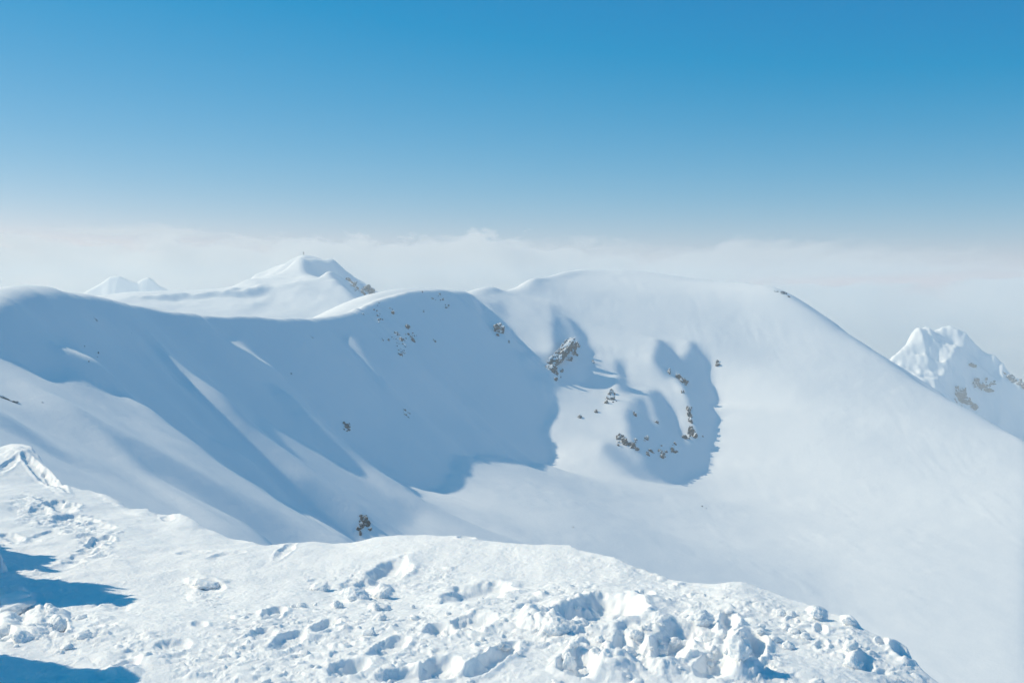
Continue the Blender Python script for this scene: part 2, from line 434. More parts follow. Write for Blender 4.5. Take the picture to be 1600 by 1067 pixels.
# ================================================================== the trampled snow slope at the camera's feet
crest_tab = [(-900, 640, 22), (-500, 650, 22), (-300, 668, 22), (-120, 690, 22), (-30, 702, 21.6), (0, 698, 21.5), (20, 692, 21.4), (40, 694, 21.2), (52, 699, 21), (58, 708, 20.8), (72, 726, 20), (88, 744, 19.2), (100, 757, 18.6), (130, 765, 17.8),
             (160, 771, 17), (185, 781, 16.4), (205, 794, 15.8), (222, 796, 15.5), (232, 796, 15.4), (238, 800, 15.2), (246, 805, 15.0), (262, 806, 14.7), (282, 803, 14.4), (300, 811, 14.0), (320, 824, 13.5), (340, 833, 13.1), (358, 841, 12.8), (385, 845, 12.4),
             (400, 849, 12.1), (416, 855, 11.9), (440, 850, 11.6), (480, 849, 11.4), (520, 850, 11.2), (560, 846, 11.1), (590, 840, 11.1), (620, 837, 11), (655, 836, 10.9), (690, 837, 10.7), (725, 839, 10.4), (770, 845, 10.1), (800, 849, 9.9), (832, 851, 9.7),
             (870, 849, 9.6), (892, 849, 9.5), (905, 857, 9.35), (930, 863, 9.2), (960, 870, 9.0), (1000, 888, 8.7), (1020, 897, 8.55), (1045, 906, 8.35), (1080, 913, 8.1), (1110, 914, 7.95), (1140, 909, 7.85), (1160, 908, 7.8), (1200, 919, 7.55), (1235, 932, 7.3), (1265, 944, 7.1),
             (1300, 956, 6.9), (1330, 966, 6.7), (1360, 984, 6.5), (1385, 996, 6.35), (1405, 1003, 6.25), (1420, 1012, 6.15), (1432, 1034, 6.0), (1450, 1050, 5.85), (1476, 1068, 5.7), (1530, 1110, 5.4), (1620, 1180, 5.0), (1800, 1330, 4.4)]
ct = np.array(crest_tab, float)
fg = [P(*t) for t in crest_tab[::3]] + pts_of([
    (0, 1067, 5.5), (250, 1067, 5.4), (500, 1067, 5.35), (800, 1067, 5.3), (1100, 1067, 5.3), (1350, 1067, 5.45), (0, 960, 7.9), (200, 960, 7.5), (400, 960, 7.2), (650, 950, 7.2), (800, 950, 7.0), (1000, 960, 6.8), (1200, 980, 6.5),
    (0, 860, 11.3), (150, 850, 11.6), (300, 880, 10.1), (450, 880, 9.9), (650, 870, 9.7), (800, 880, 9.2), (60, 770, 16.5), (0, 780, 15.5), (-200, 800, 13.5), (-200, 960, 7.4), (-400, 1000, 6.2), (-600, 800, 11)])
fg += [(-4, 3.0, -1.45), (-2, 3.0, -1.58), (0, 3.0, -1.62), (1.2, 3.0, -1.66), (2.4, 3.2, -2.0), (-6, 3.5, -1.3)]
fit = tps_fit(fg, 1e-5)
uc = np.concatenate([np.linspace(-820, -12, 150), np.linspace(-10, 1490, 1150), np.linspace(1495, 1780, 40)])
Yr = np.concatenate([np.linspace(3.0, 5.0, 40)[:-1], 5.0 * np.exp(np.linspace(0, math.log(26 / 5.0), 800)), 26 * np.exp(np.linspace(0.02, math.log(90 / 26), 60))])
UU, YY = np.meshgrid(uc, Yr)
XX = (UU - CX) / F * (YY * cp + 0.2 * YY * sp)          # near enough the column's own plane
coarse = tps_eval(fit, XX[::6, ::6], YY[::6, ::6])
fi, fj = np.linspace(0, coarse.shape[0] - 1, 1), 0
ry = np.arange(XX.shape[0]) / 6.0; rx = np.arange(XX.shape[1]) / 6.0
ZB = _cr(_cr(coarse, np.minimum(rx, coarse.shape[1] - 1), 1), np.minimum(ry, coarse.shape[0] - 1), 0)
uu, vv = proj(XX, YY, ZB)
Yc = np.interp(uc, ct[:, 0], ct[:, 2]); Vc = np.interp(uc, ct[:, 0], ct[:, 1])
_, _, Zc = P(uc, Vc, Yc)
col = np.arange(len(uc))
fidx = np.interp(Yc, Yr, np.arange(len(Yr)))
zb_at_c = bilin(ZB, col.astype(float), fidx)
dlt = Zc - zb_at_c
past = YY - Yc[None]
ker = np.exp(-0.5 * (np.arange(-40, 41) / 16.0) ** 2); ker /= ker.sum()
dS = np.convolve(np.pad(dlt, 40, mode='edge'), ker, 'valid')
back = np.maximum(-past, 0)
Zf = ZB + dS[None] * np.exp(-back / 1.5) + (dlt - dS)[None] * np.exp(-back / .3)
dd = np.maximum(past, 0)
sl = Zc / Yc
Zp = Zc[None] + (sl - 0.03)[None] * dd - 0.55 * dd * dd / (dd + 1.6)
Z = np.where(past > 0, Zp, Zf)
front = sstep(0.6, -0.4, past)                       # 1 on the near side of the edge

def ell(u0, v0, a, b, rot=0.0, jag=0.25, fr=4.5):
    r = math.radians(rot); c, s = math.cos(r), math.sin(r)
    m = (np.abs(uu - u0) < 2.2 * max(a, b)) & (np.abs(vv - v0) < 2.2 * max(a, b))
    d = np.full(uu.shape, 9.0)
    du, dv = uu[m] - u0, vv[m] - v0
    p = (c * du + s * dv) / a; q = (-s * du + c * dv) / b
    nz = fbm(XX[m] * fr, YY[m] * fr * 0.7, 3, int(u0) % 97)
    d[m] = np.hypot(p, q) + jag * nz
    return d, np.where(m, vv - v0, 0)

def pit(u0, v0, a, b, depth, rot=0.0, jag=0.22):
    global Z
    d, s = ell(u0, v0, a, b, rot, jag)
    depth = depth * .42
    Z = Z - depth * np.where(d < 1.2, sstep(1.1, np.where(s < 0, 0.62, 0.2), d), 0)
    Z = Z + depth * 0.22 * np.where(d < 1.7, sstep(1.6, 1.12, d) * sstep(0.95, 1.1, d), 0)

def mound(u0, v0, a, b, h, rot=0.0, jag=0.25, sharp=0.5):
    global Z
    d, s = ell(u0, v0, a, b, rot, jag)
    Z = Z + h * 0.34 * np.where(d < 1.1, np.maximum(0, 1 - np.clip(d, 0, 1) ** 2) ** 1.2, 0)

def zone(pts, w):
    d = near_line(uu, vv, pts, w)
    return sstep(1.0, 0.35, d)

# broad wind-packed undulation
Z += front * 0.035 * fbm(XX * 0.55, YY * 0.4, 4, 11) * sstep(3, 9, YY)
Z += 0.012 * fbm(XX * 2.3, YY * 1.7, 4, 12)
# ribs and scoops on the far left crest
for (u0, v0, a, b, h, r) in [(25, 708, 34, 10, .16, 12), (62, 738, 40, 8, -.16, 42), (85, 752, 26, 6, -.12, 40), (12, 728, 22, 7, -.08, -30), (215, 800, 26, 6, .06, 6), (176, 782, 22, 5, .05, 20), (60, 715, 12, 7, .07, 0)]:
    (mound if h > 0 else pit)(u0, v0, a, b, abs(h), r)
for (u0, v0, a, b, h, r) in [(92, 791, 32, 7, .13, 10), (62, 800, 16, 5, .07, 0), (100, 815, 40, 8, .09, -4), (150, 822, 34, 5, .06, 8), (150, 848, 28, 7, .10, -22), (70, 838, 30, 5, .05, -12), (120, 868, 32, 6, .05, -16), (18, 840, 18, 6, .07, 4), (110, 880, 26, 5, .04, -14)]:
    pit(u0, v0, a, b, h, r, .5)
for (u0, v0, a, b, h, r) in [(350, 868, 30, 4, .05, -8), (300, 862, 24, 4, .04, -4), (445, 862, 20, 6, .05, -30), (262, 812, 10, 4, .04, 0), (728, 842, 14, 3, .05, 0)]:
    pit(u0, v0, a, b, h, r, .3)
# holes, scarps and footprints
for t in [(600, 897, 46, 15, .13, -22), (562, 917, 30, 16, .07, 0), (745, 926, 54, 15, .13, -6), (842, 952, 34, 12, .06, 0), (930, 957, 78, 22, .22, -7), (985, 955, 26, 18, .10, 0), (688, 983, 26, 11, .10, 0), (740, 972, 40, 12, .09, -8),
          (452, 1000, 34, 10, .07, -22), (505, 975, 28, 9, .08, -28), (428, 957, 20, 8, .09, -18), (410, 990, 26, 9, .06, -10), (605, 1012, 34, 12, .08, -24), (545, 1046, 36, 14, .12, -10), (690, 1044, 34, 16, .13, -8), (640, 1056, 50, 12, .08, -6),
          (770, 1030, 44, 13, .12, -30), (1046, 1008, 44, 24, .16, -20), (985, 1010, 30, 26, .14, 30), (905, 1040, 34, 20, .14, 0), (1140, 978, 18, 16, .14, 25), (1176, 1018, 22, 24, .15, 30), (1120, 1044, 34, 20, .12, 0),
          (268, 1010, 30, 8, .05, -4), (312, 980, 14, 5, .04, -4), (95, 985, 14, 10, .10, 0), (30, 952, 26, 12, .10, 0), (8, 995, 16, 12, .10, 0), (198, 1040, 22, 8, .07, -20), (1412, 1018, 22, 11, .12, 30), (1378, 1002, 10, 6, .09, 20),
          (1283, 985, 10, 7, .05, 20), (1352, 1040, 16, 9, .06, 20), (1008, 932, 14, 8, .05, 0), (330, 916, 22, 8, .06, 0), (1285, 1010, 10, 8, .04, 0)]:
    pit(*t)
for t in [(322, 908, 36, 12, .10, 4), (305, 928, 18, 12, .05, 0), (500, 914, 15, 8, .07), (425, 956, 16, 6, .05, -20), (526, 941, 10, 6, .06), (556, 922, 26, 14, .09), (598, 920, 16, 11, .08), (586, 944, 12, 7, .05), (472, 943, 9, 5, .04),
          (868, 978, 30, 14, .12), (830, 972, 24, 14, .11), (905, 970, 18, 12, .10), (990, 990, 14, 11, .12), (1030, 975, 30, 18, .12), (1090, 965, 26, 16, .12), (1075, 995, 22, 16, .10), (1155, 1005, 26, 30, .15), (1118, 1010, 20, 18, .10),
          (1190, 950, 60, 14, .05), (1245, 960, 40, 12, .05), (1275, 957, 22, 12, .10, 25), (1330, 972, 18, 10, .09, 20), (1336, 1032, 15, 13, .10), (890, 1030, 12, 22, .10), (960, 1050, 46, 22, .12), (1040, 1045, 40, 20, .10), (1160, 1052, 30, 16, .12),
          (14, 940, 44, 16, .22), (60, 965, 30, 18, .14), (90, 968, 22, 16, .12), (10, 975, 22, 16, .13), (40, 990, 30, 14, .10), (150, 968, 30, 8, .06), (105, 950, 26, 8, .05), (170, 1028, 30, 10, .05), (240, 1030, 30, 12, .08), (190, 1050, 40, 12, .08), (1200, 1000, 40, 20, .06)]:
    mound(*t)
# crumbled snow, thick where people have ploughed through
heavy = np.maximum.reduce([zone([(830, 975), (960, 1020), (1120, 1010), (1180, 1060)], (40, 75)), zone([(10, 940), (60, 975), (100, 1000)], (40, 30)), 0.8 * zone([(560, 915), (600, 940)], (30, 20))])
mid = np.maximum.reduce([heavy, zone([(380, 1000), (700, 1000), (900, 950)], (70, 60)), zone([(150, 990), (300, 1040), (700, 1060)], (30, 40)), zone([(1080, 950), (1250, 980), (1420, 1050)], (40, 40)), 0.6 * zone([(480, 910), (700, 900)], (24, 30)), .7 * zone([(300, 920), (340, 940)], (30, 20)), .35 * zone([(930, 880), (1090, 930)], (20, 16))])
def on(w, fn):
    global Z
    m = (w > 0.004) & (past < 0.8)
    Z[m] += (front * w)[m] * fn(XX[m] + 0.05 * fbm(XX[m] * 6, YY[m] * 6, 3, 21), YY[m] + 0.05 * fbm(XX[m] * 6, YY[m] * 6, 3, 22))
on(heavy, lambda x, y:   .26 * lumps(x, y, .40, .6, .16, .48, 31, .55) + .34 * lumps(x, y, .19, .7, .16, .5, 32, .62))
on(mid, lambda x, y: .58 * lumps(x, y, .16, .38, .10, .42, 33, .5) + .8 * lumps(x, y, .075, .45, .12, .45, 34, .6) + .008 * fbm(x * 14, y * 11, 4, 35))
light = np.clip(0.25 + mid, 0, 1) * sstep(14, 9, YY)
on(heavy, lambda x, y: .012 * fbm(x * 9, y * 8, 5, 46, .6))
on(light, lambda x, y: .75 * lumps(x, y, .045, .30, .10, .45, 36, .65))
on(sstep(16, 7, YY), lambda x, y: 0.0035 * fbm(x * 22, y * 18, 4, 37))
rough = .45 * zone([(20, 900), (110, 930), (190, 945)], (44, 16)) + .4 * zone([(60, 1050), (170, 1062)], (26, 16)) + .5 * zone([(40, 795), (110, 815), (160, 850)], (34, 28)) + .4 * zone([(1000, 885), (1060, 915)], (16, 14))
on(rough, lambda x, y: .05 * fbm(x * 5, y * 3, 5, 38) + .6 * lumps(x, y, .14, .5, .1, .45, 39, .5))
# unseen snow heaps, added beyond the left edge of the picture (they throw the blue shade at lower left)
def heap(x0, y0, rx_, ry_, h, seed):
    global Z
    d = np.hypot((XX - x0) / rx_, (YY - y0) / ry_) + .22 * fbm(XX * 1.8, YY * 1.8, 6, seed, .6)
    Z = Z + h * sstep(1.0, 0.25, d) * (UU < 10)
heap(-5.65, 11.0, .95, 1.1, 1.1, 51); heap(-5.3, 10.1, .8, .8, .6, 54); heap(-4.95, 9.25, .9, 1.0, 1.6, 52); heap(-3.38, 6.05, .62, .5, 1.2, 53)
MAT_NEAR = snow_mat('snow_near', (38.0, 170.0), 0.35, 0.012, 0.5)
slope = grid_mesh('snow_slope', XX, YY, Z, MAT_NEAR); slope['kind'] = 'structure'
# ================================================================== the farther summits
def far_relief(name, pts, box, step, tg, crest, amp, seed, lam=5.0, crag=0.0):
    crest = [(a[0] + (b[0] - a[0]) * k / 6, a[1] + (b[1] - a[1]) * k / 6) for a, b in zip(crest[:-1], crest[1:]) for k in range(6) if math.hypot(a[0] - b[0], a[1] - b[1]) < 130]
    h, xs, ys = sculpt(pts, *box, step, tg, crest, lam=lam, coarse=4, rounds=3)
    nx, ny = int((box[1] - box[0]) / (step * .75)), int((box[3] - box[2]) / (step * .75))
    X, Y = np.meshgrid(np.linspace(box[0], box[1], nx), np.linspace(box[2], box[3], ny))
    Zz = resample(h, ny, nx) + amp * fbm(X / 30.0, Y / 30.0, 5, seed) + crag * (.35 - np.abs(fbm(X / 75.0, Y / 150.0, 5, seed + 4)))
    o = grid_mesh(name, X, Y, Zz, MAT_FAR)
    return o, h, xs, ys

# hill with the summit marker, left of centre
sh = [(60, 500, 1330), (130, 478, 1360), (200, 464, 1390), (260, 461, 1410), (330, 457, 1430), (380, 452, 1445), (425, 446, 1460), (470, 438, 1480), (520, 436, 1490), (535, 446, 1470), (560, 468, 1440), (600, 500, 1410), (660, 560, 1390)]
top = [(330, 456, 1640), (380, 444, 1670), (420, 428, 1695), (450, 409, 1715), (475, 398, 1725), (492, 402, 1722), (520, 413, 1715), (550, 431, 1700), (580, 450, 1680), (610, 466, 1660), (660, 500, 1640), (740, 560, 1600)]
p5 = pts_of(sh + top)
c5 = [(q[0], q[1]) for q in p5]
for (u, v, Y) in top[::2]:
    x, y, z = P(u, v, Y); p5.append((x, y + 120, z - 45)); p5.append((x, y + 300, z - 190))
p5 += pts_of([(250, 500, 1330), (350, 500, 1340), (450, 500, 1350), (540, 520, 1350), (350, 560, 1240), (480, 560, 1240), (150, 540, 1250), (600, 600, 1250),
              (420, 445, 1600), (470, 440, 1590), (520, 438, 1600), (560, 458, 1600), (330, 458, 1560), (200, 470, 1560), (100, 500, 1560), (600, 480, 1560)])
t5 = [('p', .42, [(100, 480), (330, 462), (420, 452), (520, 440), (560, 470), (600, 520), (100, 560)], .7),
      ('p', .5, [(380, 440), (450, 410), (470, 400), (474, 420), (500, 434), (420, 446)], .6),
      ('p', -.05, [(205, 464), (260, 461), (330, 457), (380, 452), (425, 446), (426, 450), (410, 460), (395, 463), (340, 461), (310, 465), (262, 466), (225, 466)], 1.2),
      ('p', -.08, [(474, 399), (492, 403), (520, 415), (550, 433), (580, 452), (605, 466), (590, 470), (575, 450), (545, 438), (520, 434), (495, 430), (480, 426), (473, 416)], 1.2),
      ('p', -.06, [(521, 438), (536, 448), (556, 466), (575, 470), (590, 462), (575, 446), (545, 438)], 1.2),
      ('a', -.12, [(390, 490), (430, 462)], (16, 10))]
far_hill, h5, xs5, ys5 = far_relief('hill', p5, (-640, 120, 1180, 2100), 4.0, t5, c5, .8, 61, 2.2)
far_hill['kind'] = 'structure'

# rocky peak at the right edge
pk = [(1330, 640, 2240), (1380, 580, 2270), (1420, 535, 2300), (1436, 518, 2310), (1452, 512, 2320), (1466, 516, 2325), (1490, 518, 2330), (1512, 526, 2325), (1538, 539, 2315), (1554, 550, 2300), (1562, 572, 2290), (1570, 586, 2280), (1592, 597, 2260), (1625, 606, 2250), (1680, 640, 2240), (1760, 700, 2220)]
p6 = pts_of(pk); c6 = [(q[0], q[1]) for q in p6]
for (u, v, Y) in pk[::2]:
    x, y, z = P(u, v, Y); p6.append((x, y + 80, z - 60)); p6.append((x + 20, y + 260, z - 220))
p6 += pts_of([(1400, 600, 2190), (1440, 560, 2255), (1460, 600, 2205), (1440, 640, 2130), (1505, 570, 2298), (1500, 605, 2275), (1500, 640, 2248), (1540, 575, 2292), (1540, 610, 2268), (1540, 645, 2240), (1580, 625, 2252), (1580, 660, 2225), (1640, 660, 2200), (1500, 700, 2050), (1600, 720, 2030), (1700, 740, 2000), (1400, 720, 2040), (1300, 720, 2050), (1500, 820, 1900), (1700, 860, 1880), (1300, 800, 1900)])
t6 = [('p', .5, [(1400, 560), (1436, 522), (1455, 518), (1460, 524), (1480, 530), (1492, 538), (1482, 565), (1462, 598), (1450, 610), (1400, 620)], 1),
      ('p', -.05, [(1456, 516), (1466, 518), (1490, 520), (1512, 528), (1538, 541), (1554, 552), (1562, 574), (1572, 588), (1600, 600), (1640, 640), (1600, 700), (1500, 680), (1462, 604), (1482, 570), (1494, 540), (1482, 528), (1456, 526)], 1),
      ('p', -.22, [(1504, 530), (1514, 533), (1524, 548), (1526, 562), (1520, 560), (1508, 548)], 1.3),
      ('p', -.15, [(1457, 516), (1466, 518), (1484, 521), (1480, 526), (1458, 527)], 1.3),
      ('p', .22, [(1527, 550), (1538, 542), (1541, 575), (1534, 566), (1528, 562)], 1),
      ('l', .3, [(1490, 572), (1494, 590), (1496, 603)], (2.5, 2.5)),
      ('l', .25, [(1551, 566), (1553, 580)], (2.5, 2))]
peak, h6, xs6, ys6 = far_relief('mountain_peak', p6, (480, 1180, 1780, 2560), 4.0, t6, c6, 2.5, 62, 1.0, 16.0)
peak['kind'] = 'structure'

# hazy mountains still farther back
def plain_peak(name, prof, depth, seed, rough):
    q = np.array([P(*t) for t in prof]); ym = q[:, 1].mean()
    X, Y = np.meshgrid(np.linspace(q[0, 0], q[-1, 0], 220), np.linspace(ym - depth, ym + depth, 161))
    wob = 60 * fbm(X / 240.0, Y / 240.0, 3, seed + 3)
    Zz = np.interp(X + .35 * wob * np.minimum(np.abs(Y - ym) / 120, 1), q[:, 0], q[:, 2]) - 1.9 * np.abs(Y - ym) * (1 + .25 * fbm(X / 130.0, Y / 400.0, 4, seed + 9)) - rough * np.abs(fbm(X / 90.0, Y / 90.0, 5, seed)) * np.minimum(np.abs(Y - ym) / 60, 1)
    o = grid_mesh(name, X, Y, Zz, MAT_FAR); o['kind'] = 'structure'; return o
plain_peak('mountain', [(60, 500, 4250), (140, 452, 4250), (160, 441, 4250), (172, 432, 4250), (186, 431, 4250), (200, 437, 4250), (215, 441, 4250), (222, 436, 4250), (232, 433, 4250), (240, 438, 4250), (248, 446, 4250), (270, 456, 4250), (340, 500, 4250)], 420, 71, 16)

# the snowy country below, out to the cloud sea
r_ = np.concatenate([[0.0], np.geomspace(60, 4760, 90)]); a_ = np.linspace(0, 2 * np.pi, 181)
A_, R_ = np.meshgrid(a_, r_)
GX, GY = R_ * np.sin(A_), R_ * np.cos(A_)
GZ = -272 + 22 * fbm(GX / 700.0, GY / 700.0, 5, 81) - 190 * sstep(900, 4200, R_)
ground = grid_mesh('ground', GX, GY, GZ, MAT_FAR); ground['kind'] = 'structure'
# ================================================================== the air
def box_obj(name, x0, x1, y0, y1, z0, z1, mat):
    bm = bmesh.new(); bmesh.ops.create_cube(bm, size=1)
    for v in bm.verts:
        v.co = ((x0 + x1) / 2 + v.co.x * (x1 - x0), (y0 + y1) / 2 + v.co.y * (y1 - y0), (z0 + z1) / 2 + v.co.z * (z1 - z0))
    me = bpy.data.meshes.new(name); bm.to_mesh(me); bm.free(); me.materials.append(mat)
    o = bpy.data.objects.new(name, me); COL.objects.link(o); return o
m, nt, out = new_mat('air')
pv = N(nt, 'ShaderNodeVolumePrincipled'); pv.inputs['Color'].default_value = (0.92, 0.97, 1.0, 1); pv.inputs['Density'].default_value = 0.00024
pv.inputs['Anisotropy'].default_value = 0.15
nt.links.new(pv.outputs[0], out.inputs['Volume'])
haze = box_obj('haze', -4800, 4800, -4800, 4800, -800, 46, m); haze['kind'] = 'stuff'
# ================================================================== clouds, beyond the haze
def cloud(name, Y0, Y1, top, bot, soft_t, soft_b, dens, rag, scale, seed, patch=(0.0, 1.0), cut=(0.35, 0.6)):
    """a bank of cloud: density from noise between a ragged top and a ragged base. top/bot: (u, v) profiles seen half way through it"""
    Ym = 0.5 * (Y0 + Y1); k = Ym / F
    X = lambda u: (u - CX) * k
    ZZ = lambda v: (HOR - v) * k
    x0, x1 = X(top[0][0]), X(top[-1][0])
    zt = max(ZZ(v) for u, v in top) + soft_t * k + .35 * rag * k; zb = min(ZZ(v) for u, v in bot) - soft_b * k - .35 * rag * k
    m, nt, out = new_mat('vapour'); L = nt.links.new
    geo = N(nt, 'ShaderNodeNewGeometry'); sep = N(nt, 'ShaderNodeSeparateXYZ'); L(geo.outputs['Position'], sep.inputs[0])
    def math_(op, a, b=None, c=None):
        n = N(nt, 'ShaderNodeMath', operation=op)
        for i, q in enumerate((a, b, c)):
            if q is None: continue
            if isinstance(q, (int, float)): n.inputs[i].default_value = q
            else: L(q, n.inputs[i])
        return n.outputs[0]
    def profile(pr):
        mr = N(nt, 'ShaderNodeMapRange'); mr.inputs[1].default_value = x0; mr.inputs[2].default_value = x1; L(sep.outputs[0], mr.inputs[0])
        fc = N(nt, 'ShaderNodeFloatCurve'); cu = fc.mapping.curves[0]
        zs = [ZZ(v) for u, v in pr]; lo, hi = min(zs), max(zs) + 1e-3
        p = [((X(u) - x0) / (x1 - x0), (ZZ(v) - lo) / (hi - lo)) for u, v in pr]
        cu.points[0].location = p[0]; cu.points[1].location = p[-1]
        for q in p[1:-1]: cu.points.new(*q)
        fc.mapping.update()
        L(mr.outputs[0], fc.inputs['Value'])
        return math_('MULTIPLY_ADD', fc.outputs[0], hi - lo, lo)
    def noise(sx, sy, sz, detail, rough, off):
        vm = N(nt, 'ShaderNodeVectorMath', operation='MULTIPLY_ADD'); L(geo.outputs['Position'], vm.inputs[0])
        vm.inputs[1].default_value = (1 / sx, 1 / sy, 1 / sz); vm.inputs[2].default_value = (off, off * 1.7, off * .3)
        nn = N(nt, 'ShaderNodeTexNoise'); nn.inputs['Scale'].default_value = 1.0; nn.inputs['Detail'].default_value = detail; nn.inputs['Roughness'].default_value = rough
        L(vm.outputs[0], nn.inputs['Vector']); return nn.outputs['Fac']
    n1 = noise(scale, scale * 6, scale * .45, 6, .6, seed)
    r = math_('MULTIPLY', math_('SUBTRACT', n1, .5), 2 * rag * k)
    z = sep.outputs[2]
    a = math_('DIVIDE', math_('SUBTRACT', math_('ADD', profile(top), r), z), soft_t * k)
    b = math_('DIVIDE', math_('SUBTRACT', z, math_('ADD', profile(bot), r)), soft_b * k)
    s = N(nt, 'ShaderNodeMapRange', interpolation_type='SMOOTHSTEP'); L(math_('MINIMUM', a, b), s.inputs[0])
    n2 = noise(scale * 1.6, scale * 8, scale * .55, 4, .55, seed + 5.3)
    t = N(nt, 'ShaderNodeMapRange', interpolation_type='SMOOTHSTEP'); L(n2, t.inputs[0]); t.inputs[1].default_value = cut[0]; t.inputs[2].default_value = cut[1]; t.inputs[3].default_value = patch[0]; t.inputs[4].default_value = patch[1]
    d = math_('MULTIPLY', math_('MULTIPLY', s.outputs[0], t.outputs[0]), dens)
    pv = N(nt, 'ShaderNodeVolumePrincipled'); pv.inputs['Color'].default_value = (.992, .992, .992, 1); pv.inputs['Anisotropy'].default_value = .0
    L(d, pv.inputs['Density']); L(pv.outputs[0], out.inputs['Volume'])
    m.cycles.volume_step_rate = CLOUD_STEP
    return box_obj(name, x0, x1, Y0, Y1, zb, zt, m)
CLOUD_STEP = 0.5
c1 = cloud('cloud_bank', 4950, 6600, [(-500, 376), (0, 380), (100, 378), (200, 392), (300, 388), (380, 384), (450, 380), (520, 381), (560, 378), (600, 388), (650, 385), (720, 374), (780, 376), (850, 392), (930, 404), (1050, 430), (1200, 452), (1250, 458), (1290, 446), (1320, 449), (1345, 443), (1370, 450), (1392, 470), (1450, 484), (1490, 468), (1520, 448), (1560, 440), (1600, 432), (2100, 440)],
           [(-500, 760), (2100, 760)], 7, 20, .0055, 50, 170, 3.1, (.12, 1.0), (.38, .58))
c2 = cloud('cloud_layer', 5000, 6500, [(640, 405), (760, 398), (850, 386), (900, 383), (1000, 392), (1100, 388), (1180, 381), (1250, 378), (1330, 377), (1400, 384), (1440, 392), (1500, 411), (1575, 425)],
           [(640, 412), (760, 445), (850, 460), (1000, 462), (1250, 446), (1440, 432), (1500, 426), (1575, 424)], 8, 18, .0018, 50, 210, 8.7, (.03, 1.0), (.36, .6))
c3 = cloud('cloud_wisp', 5300, 6000, [(70, 362), (120, 358), (200, 352), (260, 352), (300, 356), (345, 362)], [(70, 364), (120, 367), (200, 371), (260, 371), (300, 369), (345, 364)], 6, 6, .0020, 14, 200, 14.2, (.3, 1.0))
for o in (c1, c2, c3): o['kind'] = 'stuff'
# ================================================================== rocks, summit marker, loose snow
from mathutils import noise as mnoise, Vector

def hit(u, v, h, xs, ys):
    """first point of a height field on the sight line through (u, v)"""
    Y = np.linspace(ys[0] + 1, ys[-1] - 1, 6000)
    x, y, z = ray(u, v); X = Y * x / y; Zr = Y * z / y
    g = bilin(h, (X - xs[0]) / (xs[1] - xs[0]), (Y - ys[0]) / (ys[1] - ys[0]))
    ok = (X > xs[0]) & (X < xs[-1]) & (g >= Zr)
    if not ok.any(): return None
    k = int(np.argmax(ok)); e = 1.5
    s = lambda a, b: float(bilin(h, np.array((a - xs[0]) / (xs[1] - xs[0])), np.array((b - ys[0]) / (ys[1] - ys[0]))))
    a, b = X[k], Y[k]
    n = Vector((-(s(a + e, b) - s(a - e, b)) / (2 * e), -(s(a, b + e) - s(a, b - e)) / (2 * e), 1)).normalized()
    return Vector((a, b, s(a, b))), n, b

def rock_mat():
    m, nt, out = new_mat('rock_and_snow'); L = nt.links.new
    b = N(nt, 'ShaderNodeBsdfPrincipled'); b.inputs['Roughness'].default_value = .85; b.inputs['Specular IOR Level'].default_value = .25
    g = N(nt, 'ShaderNodeNewGeometry')
    n1 = N(nt, 'ShaderNodeTexNoise'); n1.inputs['Scale'].default_value = .55; n1.inputs['Detail'].default_value = 7; n1.inputs['Roughness'].default_value = .7
    n2 = N(nt, 'ShaderNodeTexNoise'); n2.inputs['Scale'].default_value = .42; n2.inputs['Detail'].default_value = 5; n2.inputs['Roughness'].default_value = .65
    L(g.outputs['Position'], n1.inputs['Vector']); L(g.outputs['Position'], n2.inputs['Vector'])
    r = N(nt, 'ShaderNodeValToRGB'); e = r.color_ramp.elements
    e[0].position = .3; e[0].color = (.035, .033, .032, 1); e[1].position = .72; e[1].color = (.27, .225, .18, 1)
    q = r.color_ramp.elements.new(.52); q.color = (.11, .095, .082, 1)
    L(n1.outputs['Fac'], r.inputs['Fac'])
    sep = N(nt, 'ShaderNodeSeparateXYZ'); L(g.outputs['Normal'], sep.inputs[0])
    a = N(nt, 'ShaderNodeMath', operation='MULTIPLY_ADD'); L(n2.outputs['Fac'], a.inputs[0]); a.inputs[1].default_value = 2.2; L(sep.outputs[2], a.inputs[2])
    mr = N(nt, 'ShaderNodeMapRange', interpolation_type='SMOOTHSTEP'); L(a.outputs[0], mr.inputs[0]); mr.inputs[1].default_value = 1.66; mr.inputs[2].default_value = 1.76
    mx = N(nt, 'ShaderNodeMixRGB'); L(mr.outputs[0], mx.inputs['Fac']); L(r.outputs[0], mx.inputs['Color1']); mx.inputs['Color2'].default_value = SNOW
    bp = N(nt, 'ShaderNodeBump'); bp.inputs['Strength'].default_value = .7; bp.inputs['Distance'].default_value = .8; L(n1.outputs['Fac'], bp.inputs['Height']); L(bp.outputs[0], b.inputs['Normal'])
    L(mx.outputs[0], b.inputs['Base Color']); L(b.outputs[0], out.inputs['Surface'])
    return m
MAT_ROCK = rock_mat()

def blob(bm, c, axes, sub, seed, facets=9, amp=.34, lo=.4, hi=.9, fr=1.6):
    """a broken, faceted lump; axes: three vectors"""
    rr = random.Random(seed)
    pl = [(Vector((rr.gauss(0, 1), rr.gauss(0, 1), rr.gauss(0, 1))).normalized(), rr.uniform(lo, hi)) for _ in range(facets)]
    off = Vector((rr.uniform(-50, 50), rr.uniform(-50, 50), rr.uniform(-50, 50)))
    res = bmesh.ops.create_icosphere(bm, subdivisions=sub, radius=1.0)
    for v in res['verts']:
        p = v.co.copy()
        for n_, d_ in pl:
            e = p.dot(n_) - d_
            if e > 0: p -= n_ * e * .9
        k = 1 + amp * mnoise.fractal(p * fr + off, .9, 2.1, 5)
        p *= k
        v.co = c + axes[0] * p.x + axes[1] * p.y + axes[2] * p.z

